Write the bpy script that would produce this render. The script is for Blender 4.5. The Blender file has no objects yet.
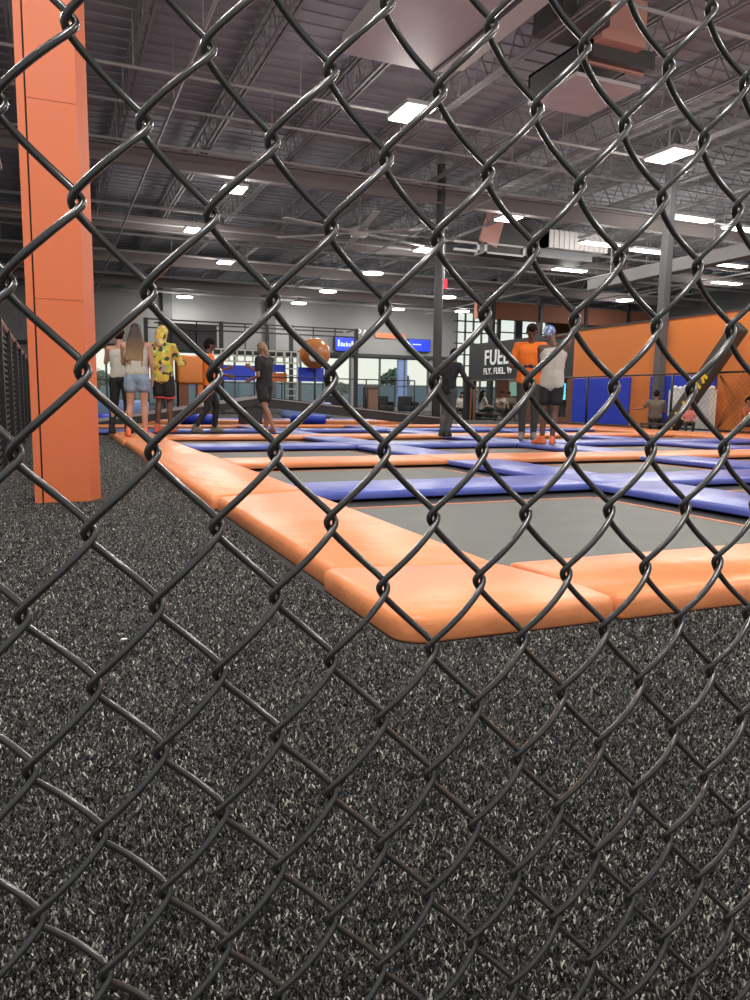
import bpy, bmesh, math, random
import numpy as np
from mathutils import Vector, Matrix, noise
random.seed(7); rng = np.random.default_rng(7)
C = bpy.context.scene.collection
PI = math.pi

# ------------------------------------------------------------------ camera
FOC = 751.0
H_CAM = .66
RM = np.array([[0.9203361315344049, -0.03897260867101533, 0.38918188648196705],
               [-0.3908834331562405, -0.12685502721996006, 0.9116567027960766],
               [0.013840038882805715, -0.9911553550490453, -0.13198301209369082]])
cam_d = bpy.data.cameras.new('camera'); cam = bpy.data.objects.new('camera', cam_d); C.objects.link(cam)
cam_d.sensor_fit = 'HORIZONTAL'; cam_d.sensor_width = 36; cam_d.lens = 36 * FOC / 750; cam_d.clip_start = .01; cam_d.clip_end = 400
m = Matrix.Identity(4)
for i in range(3):
    m[i][0] = RM[i][0]; m[i][1] = -RM[i][1]; m[i][2] = -RM[i][2]
m[2][3] = H_CAM
cam.matrix_world = m
bpy.context.scene.camera = cam

# ------------------------------------------------------------------ materials
def mat(name, col, rough=.6, metal=0, var=None, scale=8, bump=0, bscale=30, emit=None, estr=0, spec=None, coords='Object', detail=3, alpha=None):
    M = bpy.data.materials.new(name); M.use_nodes = True
    nt = M.node_tree; N = nt.nodes; L = nt.links
    b = N['Principled BSDF']
    b.inputs['Base Color'].default_value = (*col, 1); b.inputs['Roughness'].default_value = rough; b.inputs['Metallic'].default_value = metal
    if spec is not None: b.inputs['Specular IOR Level'].default_value = spec
    tc = N.new('ShaderNodeTexCoord')
    if var is not None:
        nz = N.new('ShaderNodeTexNoise'); nz.inputs['Scale'].default_value = scale; nz.inputs['Detail'].default_value = detail
        L.new(tc.outputs[coords], nz.inputs['Vector'])
        cr = N.new('ShaderNodeValToRGB'); cr.color_ramp.elements[0].position = .35; cr.color_ramp.elements[1].position = .65
        cr.color_ramp.elements[0].color = (*col, 1); cr.color_ramp.elements[1].color = (*var, 1)
        L.new(nz.outputs['Fac'], cr.inputs['Fac']); L.new(cr.outputs['Color'], b.inputs['Base Color'])
    if bump:
        n2 = N.new('ShaderNodeTexNoise'); n2.inputs['Scale'].default_value = bscale; n2.inputs['Detail'].default_value = 4
        L.new(tc.outputs[coords], n2.inputs['Vector'])
        bp = N.new('ShaderNodeBump'); bp.inputs['Strength'].default_value = bump; bp.inputs['Distance'].default_value = .02
        L.new(n2.outputs['Fac'], bp.inputs['Height']); L.new(bp.outputs['Normal'], b.inputs['Normal'])
    if emit:
        b.inputs['Emission Color'].default_value = (*emit, 1); b.inputs['Emission Strength'].default_value = estr
    if alpha is not None: b.inputs['Alpha'].default_value = alpha
    return M

def s2l(r, g, b): return tuple(((c / 255) / 12.92 if c / 255 <= .04045 else ((c / 255 + .055) / 1.055) ** 2.4) for c in (r, g, b))

M = {}
M['wire'] = mat('black_vinyl_wire', (.020, .017, .014), .3, 0, spec=.8)
M['wire'].node_tree.nodes['Principled BSDF'].inputs['Coat Weight'].default_value = .7; M['wire'].node_tree.nodes['Principled BSDF'].inputs['Coat Roughness'].default_value = .14
M['orange_pad'] = mat('orange_vinyl', (.78, .265, .105), .38, var=(.82, .30, .125), scale=3, bump=.9, bscale=4.5, spec=.4)
M['blue_pad'] = mat('blue_vinyl', (.085, .115, .44), .34, var=(.11, .14, .48), scale=3, bump=.8, bscale=4.5, spec=.5)
M['sky_pad'] = mat('pale_blue_vinyl', (.22, .33, .62), .4)
M['bed'] = mat('trampoline_mesh_fabric', (.105, .11, .10), .55, var=(.12, .125, .11), scale=4, bump=.15, bscale=300)
M['black'] = mat('black_fabric', (.012, .012, .014), .7)
M['band'] = mat('orange_webbing', (.62, .22, .10), .6)
M['column_orange'] = mat('orange_painted_boards', (.72, .172, .062), .5, var=(.69, .162, .057), scale=2, bump=.05, bscale=3)
M['seam'] = mat('dark_seam', (.02, .012, .01), .8)
M['steel_grey'] = mat('grey_painted_steel', (.10, .105, .11), .5, var=(.115, .12, .125), scale=2)
M['deck'] = mat('ceiling_deck', (.275, .278, .30), .85, var=(.31, .313, .335), scale=.7)
M['joist'] = mat('joist_steel', (.25, .245, .25), .6)
M['beam'] = mat('ibeam_steel', (.23, .20, .195), .6)
M['pipe'] = mat('sprinkler_pipe', (.36, .35, .35), .5)
M['duct'] = mat('galvanised_duct', (.60, .57, .56), .5, metal=.0, var=(.55, .53, .52), scale=1.5)
M['duct_pink'] = mat('duct_in_orange_light', (.62, .32, .26), .55)  # orange reflected light painted into the duct colour
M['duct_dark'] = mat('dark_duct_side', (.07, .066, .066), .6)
M['wall_grey'] = mat('grey_wall_paint', (.29, .295, .295), .8, var=(.32, .325, .325), scale=.4)
M['wall_dark'] = mat('dark_wall_paint', (.13, .135, .14), .85)
M['wall_orange'] = mat('orange_wall_paint', (.72, .225, .05), .6, var=(.70, .21, .045), scale=.6)
M['wall_brown'] = mat('brick_red_wall', (.20, .075, .045), .8)
M['blue_panel'] = mat('blue_wall_panel', (.025, .06, .62), .5)
M['sign'] = mat('charcoal_sign', (.035, .038, .038), .6)
M['white'] = mat('white_letters', (.8, .8, .8), .5, emit=(1, 1, 1), estr=.15)
M['frame'] = mat('black_frame_steel', (.018, .018, .02), .5)
M['lamp'] = mat('lamp_diffuser', (1, 1, 1), .5, emit=(1, .97, .9), estr=9)
M['housing'] = mat('lamp_housing', (.6, .6, .6), .5)
M['screen'] = mat('blue_screen', (.01, .02, .3), .3, emit=(.03, .07, 1), estr=.9)
M['screen_w'] = mat('screen_text', (.5, .6, .9), .3, emit=(.45, .55, 1), estr=.9)
M['cyan'] = mat('cyan_screen', (.1, .5, .8), .3, emit=(.1, .6, 1), estr=1.6)
M['pale'] = mat('pale_lattice', (.42, .41, .36), .7)
M['red'] = mat('red_sign', (.5, .02, .03), .5, emit=(1, .05, .08), estr=.35)
M['white_matte'] = mat('white_plastic', (.85, .85, .82), .6)
M['purple'] = mat('purple_panel', (.07, .05, .16), .5)
M['yellow'] = mat('yellow_paint', (.85, .62, .04), .6)
M['ramp'] = mat('black_ramp_vinyl', (.03, .03, .033), .4)
M['ramp_edge'] = mat('pale_ramp_edge', (.33, .34, .33), .4)
M['ball'] = mat('orange_ball_vinyl', (.62, .17, .03), .3)
M['grass_out'] = mat('outdoor_ground', (.35, .36, .33), .9)
M['leaf'] = mat('hazed_tree_leaf', (.20, .27, .20), .9)  # green lightened so that distance haze sits in the colour
M['bark'] = mat('tree_bark', (.22, .20, .17), .9)
M['table'] = mat('dark_wood', (.06, .035, .025), .5)
def glass_mat():
    X = bpy.data.materials.new('window_glass'); X.use_nodes = True; nt = X.node_tree; N = nt.nodes; L = nt.links
    N.clear(); o = N.new('ShaderNodeOutputMaterial'); t = N.new('ShaderNodeBsdfTransparent'); g = N.new('ShaderNodeBsdfGlossy'); mx = N.new('ShaderNodeMixShader')
    t.inputs[0].default_value = (.93, .96, .93, 1); g.inputs['Roughness'].default_value = .05; mx.inputs[0].default_value = .06
    L.new(t.outputs[0], mx.inputs[1]); L.new(g.outputs[0], mx.inputs[2]); L.new(mx.outputs[0], o.inputs[0]); return X
M['glass'] = glass_mat()

def turf_material():
    X = mat('turf_backing', (.012, .012, .013), .9)
    nt = X.node_tree; N = nt.nodes; L = nt.links; b = N['Principled BSDF']
    tc = N.new('ShaderNodeTexCoord')
    nz = N.new('ShaderNodeTexNoise'); nz.inputs['Scale'].default_value = 120; nz.inputs['Detail'].default_value = 2
    L.new(tc.outputs['Object'], nz.inputs['Vector'])
    cr = N.new('ShaderNodeValToRGB'); e = cr.color_ramp.elements
    e[0].position = .42; e[0].color = (.012, .012, .013, 1); e[1].position = .72; e[1].color = (.115, .112, .108, 1)
    L.new(nz.outputs['Fac'], cr.inputs['Fac'])
    L.new(cr.outputs['Color'], b.inputs['Base Color'])
    bp = N.new('ShaderNodeBump'); bp.inputs['Strength'].default_value = .8; bp.inputs['Distance'].default_value = .01
    L.new(nz.outputs['Fac'], bp.inputs['Height']); L.new(bp.outputs['Normal'], b.inputs['Normal'])
    return X
M['turf'] = turf_material()
def blade_material():
    X = mat('turf_blade', (.02, .02, .02), .38, spec=.5)
    nt = X.node_tree; N = nt.nodes; L = nt.links; b = N['Principled BSDF']
    g = N.new('ShaderNodeNewGeometry'); cr = N.new('ShaderNodeValToRGB'); e = cr.color_ramp.elements
    e[0].position = 0; e[0].color = (.008, .008, .008, 1); e[1].position = .45; e[1].color = (.022, .021, .019, 1)
    x = e.new(.75); x.color = (.09, .086, .078, 1); x = e.new(1.0); x.color = (.62, .59, .52, 1)
    L.new(g.outputs['Random Per Island'], cr.inputs['Fac']); L.new(cr.outputs['Color'], b.inputs['Base Color'])
    return X
M['blade'] = blade_material()

# ------------------------------------------------------------------ helpers
def link(name, me, material=None, parent=None, smooth=False):
    o = bpy.data.objects.new(name, me); C.objects.link(o)
    if material is not None:
        me.materials.clear(); me.materials.append(material)
    if smooth: me.polygons.foreach_set('use_smooth', [True] * len(me.polygons))
    if parent is not None: o.parent = parent
    return o
def obj(name, bm, material, parent=None, smooth=False):
    me = bpy.data.meshes.new(name); bm.normal_update(); bm.to_mesh(me); bm.free()
    return link(name, me, material, parent, smooth)
def tag(o, label=None, cat=None, group=None, kind=None):
    if label: o['label'] = label
    if cat: o['category'] = cat
    if group: o['group'] = group
    if kind: o['kind'] = kind
    return o
def empty(name, loc=(0, 0, 0), rz=0, label=None, cat=None, group=None):
    o = bpy.data.objects.new(name, None); C.objects.link(o); o.location = loc; o.rotation_euler = (0, 0, rz); o.empty_display_size = .1
    return tag(o, label, cat, group)
def struct(name, bm, material, parent=None, smooth=False):
    o = obj(name, bm, material, parent, smooth)
    if parent is None: o['kind'] = 'structure'
    return o
def box(bm, x0, x1, y0, y1, z0, z1, bev=0, seg=2):
    r = bmesh.ops.create_cube(bm, size=1)
    for v in r['verts']:
        v.co = Vector(((x0 + x1) / 2 + v.co.x * (x1 - x0), (y0 + y1) / 2 + v.co.y * (y1 - y0), (z0 + z1) / 2 + v.co.z * (z1 - z0)))
    if bev:
        es = set(e for v in r['verts'] for e in v.link_edges)
        bmesh.ops.bevel(bm, geom=list(es), offset=bev, segments=seg, affect='EDGES', profile=.5)
    return bm
def B(*a, **k):
    bm = bmesh.new(); return box(bm, *a, **k)
def tube(bm, p, q, r, n=8, r2=None):
    p = Vector(p); q = Vector(q); d = q - p
    if d.length < 1e-6: return bm
    mt = Matrix.Translation((p + q) / 2) @ d.to_track_quat('Z', 'Y').to_matrix().to_4x4()
    bmesh.ops.create_cone(bm, cap_ends=True, segments=n, radius1=r, radius2=r if r2 is None else r2, depth=d.length, matrix=mt); return bm
def beam(bm, p, q, w, hgt):      # rectangular bar between two points
    p = Vector(p); q = Vector(q); d = q - p
    up = Vector((0, 0, 1)) if abs(d.normalized().z) < .95 else Vector((0, 1, 0))
    s = d.cross(up).normalized() * w / 2; u = s.cross(d).normalized() * hgt / 2
    vs = [bm.verts.new(a + b_ * s + c_ * u) for a in (p, q) for b_, c_ in ((-1, -1), (1, -1), (1, 1), (-1, 1))]
    for f in ((0, 1, 2, 3), (7, 6, 5, 4), (0, 4, 5, 1), (1, 5, 6, 2), (2, 6, 7, 3), (3, 7, 4, 0)): bm.faces.new([vs[i] for i in f])
    return bm
def prism(pts, z0, z1, bev=0, seg=3, cuts=0):
    bm = bmesh.new()
    vb = [bm.verts.new((x, y, z0)) for x, y in pts]; vt = [bm.verts.new((x, y, z1)) for x, y in pts]
    n = len(pts); bm.faces.new(vb[::-1]); top = bm.faces.new(vt)
    for i in range(n): bm.faces.new((vb[i], vb[(i + 1) % n], vt[(i + 1) % n], vt[i]))
    if bev:
        es = [e for e in bm.edges if (e.verts[0].co.z > z1 - 1e-6 or e.verts[1].co.z > z1 - 1e-6)]
        bmesh.ops.bevel(bm, geom=es, offset=bev, segments=seg, affect='EDGES', profile=.5)
        lo = [e for e in bm.edges if e.verts[0].co.z < z0 + 1e-6 and e.verts[1].co.z < z0 + 1e-6]
        bmesh.ops.bevel(bm, geom=lo, offset=bev * .35, segments=2, affect='EDGES', profile=.5)
    return bm

# ------------------------------------------------------------------ setting: floor and turf
bm = bmesh.new(); box(bm, -4, 34, -3, 44, -.1, 0); struct('floor', bm, M['turf'])
def make_turf():
    n = 1150000
    # blades, thinning with distance from where one stands
    r = .35 * (14 / .35) ** (rng.random(n) ** .80); a = np.radians(rng.uniform(-34, 84, n))
    x = r * np.sin(a); y = r * np.cos(a)
    k = ~((x > .825) & (y > 1.745)) & ~((x > -.14) & (x < .28) & (y > 5.0) & (y < 5.6)) & ~((x > -.5) & (x < -.34) & (y > 5.4)) & (x > -2.6) & (y > -.2)
    x, y, r = x[k], y[k], r[k]; n = len(x)
    hh = rng.uniform(.003, .0085, n); w = rng.uniform(.0005, .0010, n) * (1 + .55 * np.minimum(r, 3) + .15 * np.maximum(r - 3, 0)); az = rng.uniform(0, 2 * PI, n); ln = rng.uniform(.15, .9, n); wz = rng.uniform(0, PI, n)
    dx, dy = np.cos(az), np.sin(az); sx, sy = np.cos(wz) * w, np.sin(wz) * w
    V = np.zeros((n, 4, 3))
    for i, (t, ww) in enumerate(((.1, 1), (1, .8))):
        ox = dx * hh * ln * t; oy = dy * hh * ln * t; oz = hh * t
        V[:, 2 * i, 0] = x + ox - sx * ww; V[:, 2 * i, 1] = y + oy - sy * ww; V[:, 2 * i, 2] = oz
        V[:, 2 * i + 1, 0] = x + ox + sx * ww; V[:, 2 * i + 1, 1] = y + oy + sy * ww; V[:, 2 * i + 1, 2] = oz
    F = np.array([[0, 1, 3, 2]])[None] + (np.arange(n) * 4)[:, None, None]
    me = bpy.data.meshes.new('turf_blades')
    me.vertices.add(n * 4); me.vertices.foreach_set('co', V.ravel())
    me.loops.add(n * 4); me.loops.foreach_set('vertex_index', F.ravel().astype(np.int32))
    me.polygons.add(n); me.polygons.foreach_set('loop_start', (np.arange(n) * 4).astype(np.int32))
    me.update(calc_edges=True); me.validate()
    o = link('turf_blades', me, M['blade'])
    tag(o, 'short dense black artificial turf covering the floor outside the trampolines', 'turf', kind='stuff')
for i, (x, y) in enumerate(((-.27, 2.9), (.62, 1.72), (.15, 2.05), (1.55, 1.25))):
    bm = bmesh.new(); bmesh.ops.create_icosphere(bm, subdivisions=1, radius=.006)
    for v in bm.verts: v.co = Vector((v.co.x * 1.5 * (1 + .3 * random.random()), v.co.y, v.co.z * .5))
    o = obj('litter_scrap', bm, M['white_matte']); o.location = (x, y, .016)
    tag(o, ('tiny pale scrap lying on the turf beside the orange column', 'tiny pale scrap on the turf in front of the orange corner pad', 'tiny pale scrap on open turf between column and camera fence', 'tiny pale scrap on the dark turf in front of the long front pad')[i], 'litter')

# ------------------------------------------------------------------ chain-link fence in front
FY = .4435; FX0 = .2317; FZ0 = .6283; PW = .036; PH = .04524
fence = empty('chain_link_fence', (FX0, FY, FZ0), label='black vinyl-coated chain-link fence close in front, wide diamond mesh', cat='fence')
def wire_mesh():
    Ax = PW / 2 + .0029; Bd = .0068; R_ = .00225; turns = 16; NS = 40; NR = 8
    pts = []
    for i in range(turns * NS + 1):
        th = 2 * PI * i / NS
        c = math.cos(th); xk = math.asin(.965 * c) / math.asin(.965)
        s = math.sin(th); ys = math.copysign(abs(s) ** .9, s)
        pts.append(Vector((Ax * xk, Bd * ys, 2 * PH * (i / NS))))
    bm = bmesh.new(); rings = []
    for i, p in enumerate(pts):
        t = (pts[min(i + 1, len(pts) - 1)] - pts[max(i - 1, 0)]).normalized()
        u = t.cross(Vector((0, 1, 0))).normalized(); w = t.cross(u).normalized()
        rings.append([bm.verts.new(p + R_ * (math.cos(2 * PI * k / NR) * u + math.sin(2 * PI * k / NR) * w)) for k in range(NR)])
    for a, b in zip(rings, rings[1:]):
        for k in range(NR): bm.faces.new((a[k], a[(k + 1) % NR], b[(k + 1) % NR], b[k]))
    bm.faces.new(rings[0][::-1]); bm.faces.new(rings[-1])
    return bm
# neighbouring wires hook through each other at every turn; columns of turns are PW apart, alternate columns half a diamond up
fence.rotation_euler = (-.0215, 0, -.0300)
wm = None
for k in range(-28, 50):
    z0 = -12 * PH + (0 if k % 2 == 0 else -PH)     # phase 0 = right extreme, in column k + 1
    if wm is None: o = obj('wire', wire_mesh(), M['wire'], fence, True); wm = o.data
    else:
        o = bpy.data.objects.new('wire', wm); C.objects.link(o); o.parent = fence
    o.location = (PW * (k - 6) + PW / 2, 0, z0)

# ------------------------------------------------------------------ orange column
col = empty('orange_column', (.04, 5.2, 0), label='tall square orange boxed column with a bevelled corner on the turf', cat='column')
def rel(bm, ox, oy):
    bmesh.ops.translate(bm, verts=bm.verts, vec=(-ox, -oy, 0)); return bm
obj('casing', rel(prism([(-.076, 5.05), (.195, 5.05), (.262, 5.17), (.262, 5.45), (-.076, 5.45)], 0, 7.1), .04, 5.2), M['column_orange'], col)
obj('seam', rel(B(-.086, -.076, 5.06, 5.44, 0, 7.1), .04, 5.2), M['seam'], col)
obj('cover_strip', rel(B(-.127, -.086, 5.045, 5.45, 0, 7.1), .04, 5.2), M['column_orange'], col)
bm = bmesh.new()
for z in (1.235, 2.37, 3.5): box(bm, -.074, .193, 5.0485, 5.05, z, z + .004)
obj('joint_line', rel(bm, .04, 5.2), mat('joint_dark_orange', (.42, .10, .035), .7), col)  # board joints in a darker orange

# ------------------------------------------------------------------ trampoline court
deck = obj('court_deck', B(1.485, 11.19, 2.31, 16.65, .001, .012), M['black']); tag(deck, 'low black deck under the coloured pads and jumping mats', 'deck')
XS = [(1.44, 3.42), (4.22, 6.0), (6.72, 8.55), (9.27, 11.15)]
YS = [(2.28, 4.15), (5.0, 6.45), (7.3, 8.85), (9.72, 11.15), (12.02, 13.5), (14.35, 15.85)]
LY = [(4.40, 5.02), (6.62, 7.32), (9.05, 9.75), (11.32, 12.05), (13.68, 14.38), (16.0, 16.65)]
LC = ['blue_pad', 'orange_pad', 'blue_pad', 'orange_pad', 'blue_pad', 'orange_pad']
GX = [(3.60, 4.22), (6.05, 6.72), (8.6, 9.27)]
colname = ['left', 'second', 'third', 'far right']
rowname = ['front', 'second', 'third', 'fourth', 'fifth', 'rearmost']
for i, (x0, x1) in enumerate(XS):
    for j, (y0, y1) in enumerate(YS):
        t = empty('trampoline_bed', ((x0 + x1) / 2, (y0 + y1) / 2, 0), label='grey jumping mat in the %s row, %s column of the court' % (rowname[j], colname[i]), cat='trampoline')
        w, d = (x1 - x0) / 2, (y1 - y0) / 2
        obj('jumping_mat', B(-w + .05, w - .05, -d + .04, d - .04, .013, .019), M['bed'], t)
        bm = bmesh.new()
        for s in (-1, 1):
            box(bm, -w + .02, w - .02, *sorted((s * (d - .02), s * (d - .05))), .013, .022)
            box(bm, *sorted((s * (w - .02), s * (w - .055))), -d + .02, d - .02, .013, .022)
        obj('edge_webbing', bm, M['band'], t)
def pad(pts, z0, z1, mt, label, group=None, bev=.022):
    cx = sum(p[0] for p in pts) / len(pts); cy = sum(p[1] for p in pts) / len(pts)
    o = obj('foam_pad', prism([(x - cx, y - cy) for x, y in pts], z0, z1, bev), M[mt], None, True); o.location = (cx, cy, 0)
    return tag(o, label, 'pad', group)
def rect(x0, x1, y0, y1): return [(x0, y0), (x1, y0), (x1, y1), (x0, y1)]
cn = {'blue_pad': 'blue', 'orange_pad': 'orange'}
for j, (y0, y1) in enumerate(LY):
    xs = [1.47, 3.6, 6.05, 8.6, 11.2]
    if j >= 4: xs = [-.33, 1.47] + xs[1:]
    for a, b in zip(xs, xs[1:]):
        nth = {1.47: 'beside the left border', 3.6: 'one bed in from the left border', 6.05: 'two beds in from the left border', 8.6: 'against the right border', -.33: 'jutting out left of the border pads'}[a]
        pad(rect(a + .004, b - .004, y0, y1), .03, .08 + random.uniform(-.004, .004), LC[j], '%s crosswise pad behind the %s row of mats, %s' % (cn[LC[j]], rowname[j], nth))
for i, (x0, x1) in enumerate(GX):
    for j in range(6):
        y0 = YS[0][0] if j == 0 else LY[j - 1][1]; y1 = LY[j][0]
        pad(rect(x0, x1, y0 + .005, y1 - .005), .03, .08 + random.uniform(-.005, .003), 'blue_pad', 'blue lengthwise pad between %s and %s mats of the %s row' % (colname[i], colname[i + 1], rowname[j]))
# border pads
pad([(.89, 1.765), (1.56, 1.755), (1.535, 1.90), (1.49, 2.24), (1.47, 2.29), (1.16, 2.31), (.838, 2.43), (.838, 1.82)], 0, .082, 'orange_pad', 'orange corner pad at the near left corner of the court', bev=.03)
pad([(1.568, 1.755), (4.4, 1.74), (4.4, 2.27), (1.50, 2.29), (1.498, 2.24), (1.543, 1.90)], 0, .082, 'orange_pad', 'long orange border pad along the front of the nearest mat', bev=.03)
pad(rect(4.41, 7.4, 1.76, 2.27), 0, .082, 'orange_pad', 'orange border pad along the front edge, right of the long front pad', bev=.03)
pad(rect(7.41, 11.9, 1.76, 2.27), 0, .082, 'orange_pad', 'orange border pad at the far right end of the front edge', bev=.03)
ys = [2.42, 4.42, 8.0, 10.6, 13.2]
nm = ['next to the corner pad', 'second along from the corner pad', 'third along from the corner pad', 'at the far end of the left border where people stand']
for k in range(4):
    dx = (.012, -.02, .008, -.015)[k]
    pad(([(.83, 4.41), (1.475, 4.61), (1.475, 7.99), (.83, 7.99)] if k == 1 else rect(.85 + dx, 1.475, ys[k] + .004, ys[k + 1] - .004)) if k else [(.862, 2.438), (1.165, 2.318), (1.47, 2.298), (1.475, 4.6), (.862, 4.4)], 0, .082 + (k == 1) * .006, 'orange_pad', 'orange left border pad, ' + nm[k], bev=.03)
ys = [2.28, 5.0, 7.9, 10.8, 13.7, 16.6]
nm = ['nearest', 'second nearest', 'middle', 'second farthest', 'farthest']
for k in range(5):
    pad(rect(11.2, 12.6, ys[k] + .004, ys[k + 1] - .004), 0, .085, 'orange_pad', 'wide orange pad along the right side fence, %s of five' % nm[k], bev=.03)
# seam welts on the near pads
# ------------------------------------------------------------------ background bolsters and ramp
for x, y, w, lab in ((.95, 18.4, .7, 'short blue bolster lying at the left end behind the people'), (6.0, 18.5, .9, 'short blue bolster lying under the right side of the black ramp'), (3.2, 18.6, .8, 'short blue bolster on the floor behind the boy in orange')):
    bm = bmesh.new(); tube(bm, (-w / 2, 0, .13), (w / 2, 0, .13), .13, 16); bmesh.ops.bevel(bm, geom=[e for e in bm.edges if len(e.link_faces) == 2 and any(len(f.verts) > 6 for f in e.link_faces)], offset=.03, segments=2, affect='EDGES')
    o = obj('foam_bolster', bm, M['blue_panel'], None, True); o.location = (x, y, 0); tag(o, lab, 'bolster')
pad(rect(-2, 9.5, 19.2, 19.9), 0, .09, 'orange_pad', 'long orange strip of padding on the floor behind the black ramp')
pad(rect(-2, 9.5, 20.2, 21.2), 0, .09, 'blue_pad', 'long blue strip of padding on the floor farthest behind the ramp')
r = empty('obstacle_ramp', (4.3, 17.5, 0), label='long black two-sided ramp with pale edges behind the people', cat='ramp')
for s, (xa, za, xb, zb), nmr in ((-1, (-3.5, .05, 0, .60), 'a'), (1, (0, .60, 4.75, .14), 'b')):
    obj('ramp_beam', beam(bmesh.new(), (xa, 0, za), (xb, 0, zb), .8, .24 if s > 0 else .2), M['ramp'], r)
    bm = bmesh.new(); beam(bm, (xa, -.41, za + .09), (xb, -.41, zb + .09), .03, .07 if s < 0 else .025); obj('ramp_edging', bm, M['ramp_edge'], r)
obj('support_block', B(-.25, .15, -.35, .35, 0, .5), M['ramp'], r)

# ------------------------------------------------------------------ shell
bm = bmesh.new(); box(bm, -4, 34, -3, 44.2, 7.2, 7.3)
for i in range(118): box(bm, -4, 34, -2.9 + i * .4, -2.9 + i * .4 + .2, 7.17, 7.2)
struct('ceiling', bm, M['deck'])
struct('wall_left', B(-3.2, -3, 2, 44, 0, 7.2), M['wall_dark'])
# back wall with window strip
bw = bmesh.new()
WZ0, WZ1 = .25, 3.3
box(bw, -3, 24.0, 44, 44.2, WZ1, 7.2); box(bw, -3, 24.0, 44, 44.2, 0, WZ0)
wins = [(1.3, 5.6), (6.2, 11.6), (12.2, 17.0), (17.3, 22.4)]
edges = [-3] + [v for w in wins for v in w] + [24.0]
for a, b in zip(edges[::2], edges[1::2]): box(bw, a, b, 44, 44.2, WZ0, WZ1)
struct('wall_back', bw, M['wall_grey'])
struct('trim_1', B(-3, 24, 43.85, 44, 3.3, 3.5), M['sign'])
bm = bmesh.new()
for x in (6.0, 11.9): box(bm, x - .25, x + .25, 43.6, 44, 0, 7.2)
struct('trim_2', bm, M['wall_dark'])
for i, (a, b) in enumerate(wins):
    bm = bmesh.new(); n = max(2, round((b - a) / 1.7))
    for k in range(n + 1):
        x = a + (b - a) * k / n; box(bm, x - .05, x + .05, 43.98, 44.12, WZ0, WZ1)
    for z in (WZ0 + .03, 1.55, WZ1 - .04): box(bm, a, b, 43.98, 44.12, z - .035, z + .035)
    w = struct('window_%d' % (i + 1), bm, M['steel_grey'])
    obj('window_pane', B(a, b, 44.05, 44.06, WZ0, WZ1), M['glass'], w)
# pale blue pier inside fourth window
struct('trim_3', B(20.3, 20.9, 44.0, 44.3, .25, 3.3), M['sky_pad'])
# glazed corner tower
bm = bmesh.new()
for k in range(6): box(bm, 24.4 + k * .62, 24.48 + k * .62, 43.96, 44.1, 0, 6.6)
for z in np.arange(.1, 6.7, .72): box(bm, 24.2, 27.6, 43.96, 44.1, z - .04, z + .04)
w = struct('window_5', bm, M['steel_grey']); obj('window_pane', B(24.2, 27.6, 44.04, 44.05, 0, 6.6), M['glass'], w)
bm = bmesh.new(); box(bm, 24.0, 24.4, 44, 44.2, 0, 7.2); box(bm, 24.4, 27.6, 44, 44.2, 6.6, 7.2); struct('wall_corner', bm, M['wall_grey'])
bm = bmesh.new(); box(bm, 27.6, 34, 44, 44.2, 0, 4.7); box(bm, 27.6, 34, 44, 44.2, 6.3, 7.2); box(bm, 31.5, 34, 44, 44.2, 4.7, 6.3); struct('wall_rear', bm, M['wall_brown'])
bm = bmesh.new()
for x in (27.6, 29.0, 29.3, 31.5): box(bm, x - .12, x + .12, 43.9, 44.1, 4.7, 6.3)
box(bm, 27.5, 31.5, 43.95, 44.1, 5.25, 5.32)
w = struct('window_6', bm, M['steel_grey']); obj('window_pane', B(27.6, 31.5, 44.04, 44.05, 4.7, 6.3), M['glass'], w)
struct('wall_right', B(33.9, 34.1, 2, 44, 0, 7.2), M['wall_dark'])
# brick-red bulkhead over the cafe
bm = bmesh.new(); box(bm, 20.6, 33.5, 35.0, 35.3, 5.0, 5.9); struct('beam', bm, M['wall_brown']).name = 'trim_4'
bm = bmesh.new()
for x in (21.5, 24.5, 27.5, 30.5): box(bm, x, x + .18, 34.9, 35.3, 0, 7.1)
struct('trim_5', bm, M['frame'])
# partition on the right
X = 14.0
struct('wall_partition', B(X, X + .25, 4, 18.2, 1.36, 2.72), M['wall_orange'])
struct('trim_6', B(X - .02, X + .27, 4, 18.2, 2.72, 2.77), M['sign'])
lw = bmesh.new(); box(lw, X, X + .25, 4, 18.2, 0, 1.36); struct('wall_partition_base', lw, M['wall_orange'])
def panel(y0, y1, z0, z1, lab, mt='blue_panel', x=X):
    o = obj('wall_pad', B(-.03, .03, -(y1 - y0) / 2, (y1 - y0) / 2, z0, z1, bev=.012), M[mt]); o.location = (x - .035, (y0 + y1) / 2, 0); return tag(o, lab, 'wall pad')
panel(15.75, 18.1, .1, 1.35, 'large square royal blue wall pad low on the orange wall')
panel(12.95, 15.0, .1, 1.35, 'royal blue wall pad behind the grey column and white machine')
# FUEL sign box
sg = empty('fuel_sign', (X, 21.2, 0), label='charcoal sign box reading FUEL in white letters over the cafe', cat='sign')
obj('sign_box', B(0, .3, -3, 3.05, 1.40, 2.70), M['sign'], sg)
def text(body, size, name, mt, parent, y, z, x=-.02, sx=1, off=.012, rot=None, ext=.01):
    c = bpy.data.curves.new('t', 'FONT'); c.body = body; c.size = size; c.extrude = ext; c.offset = off; c.space_character = 1.12
    t = bpy.data.objects.new('t', c); C.objects.link(t); bpy.context.view_layer.update()
    me = bpy.data.meshes.new_from_object(t.evaluated_get(bpy.context.evaluated_depsgraph_get())); bpy.data.objects.remove(t)
    o = link(name, me, mt, parent)
    R3 = rot or Matrix(((0, 0, -1), (-1, 0, 0), (0, 1, 0)))
    o.matrix_local = Matrix.Translation((x, y, z)) @ R3.to_4x4() @ Matrix.Diagonal((sx, 1, 1, 1)); return o
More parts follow.
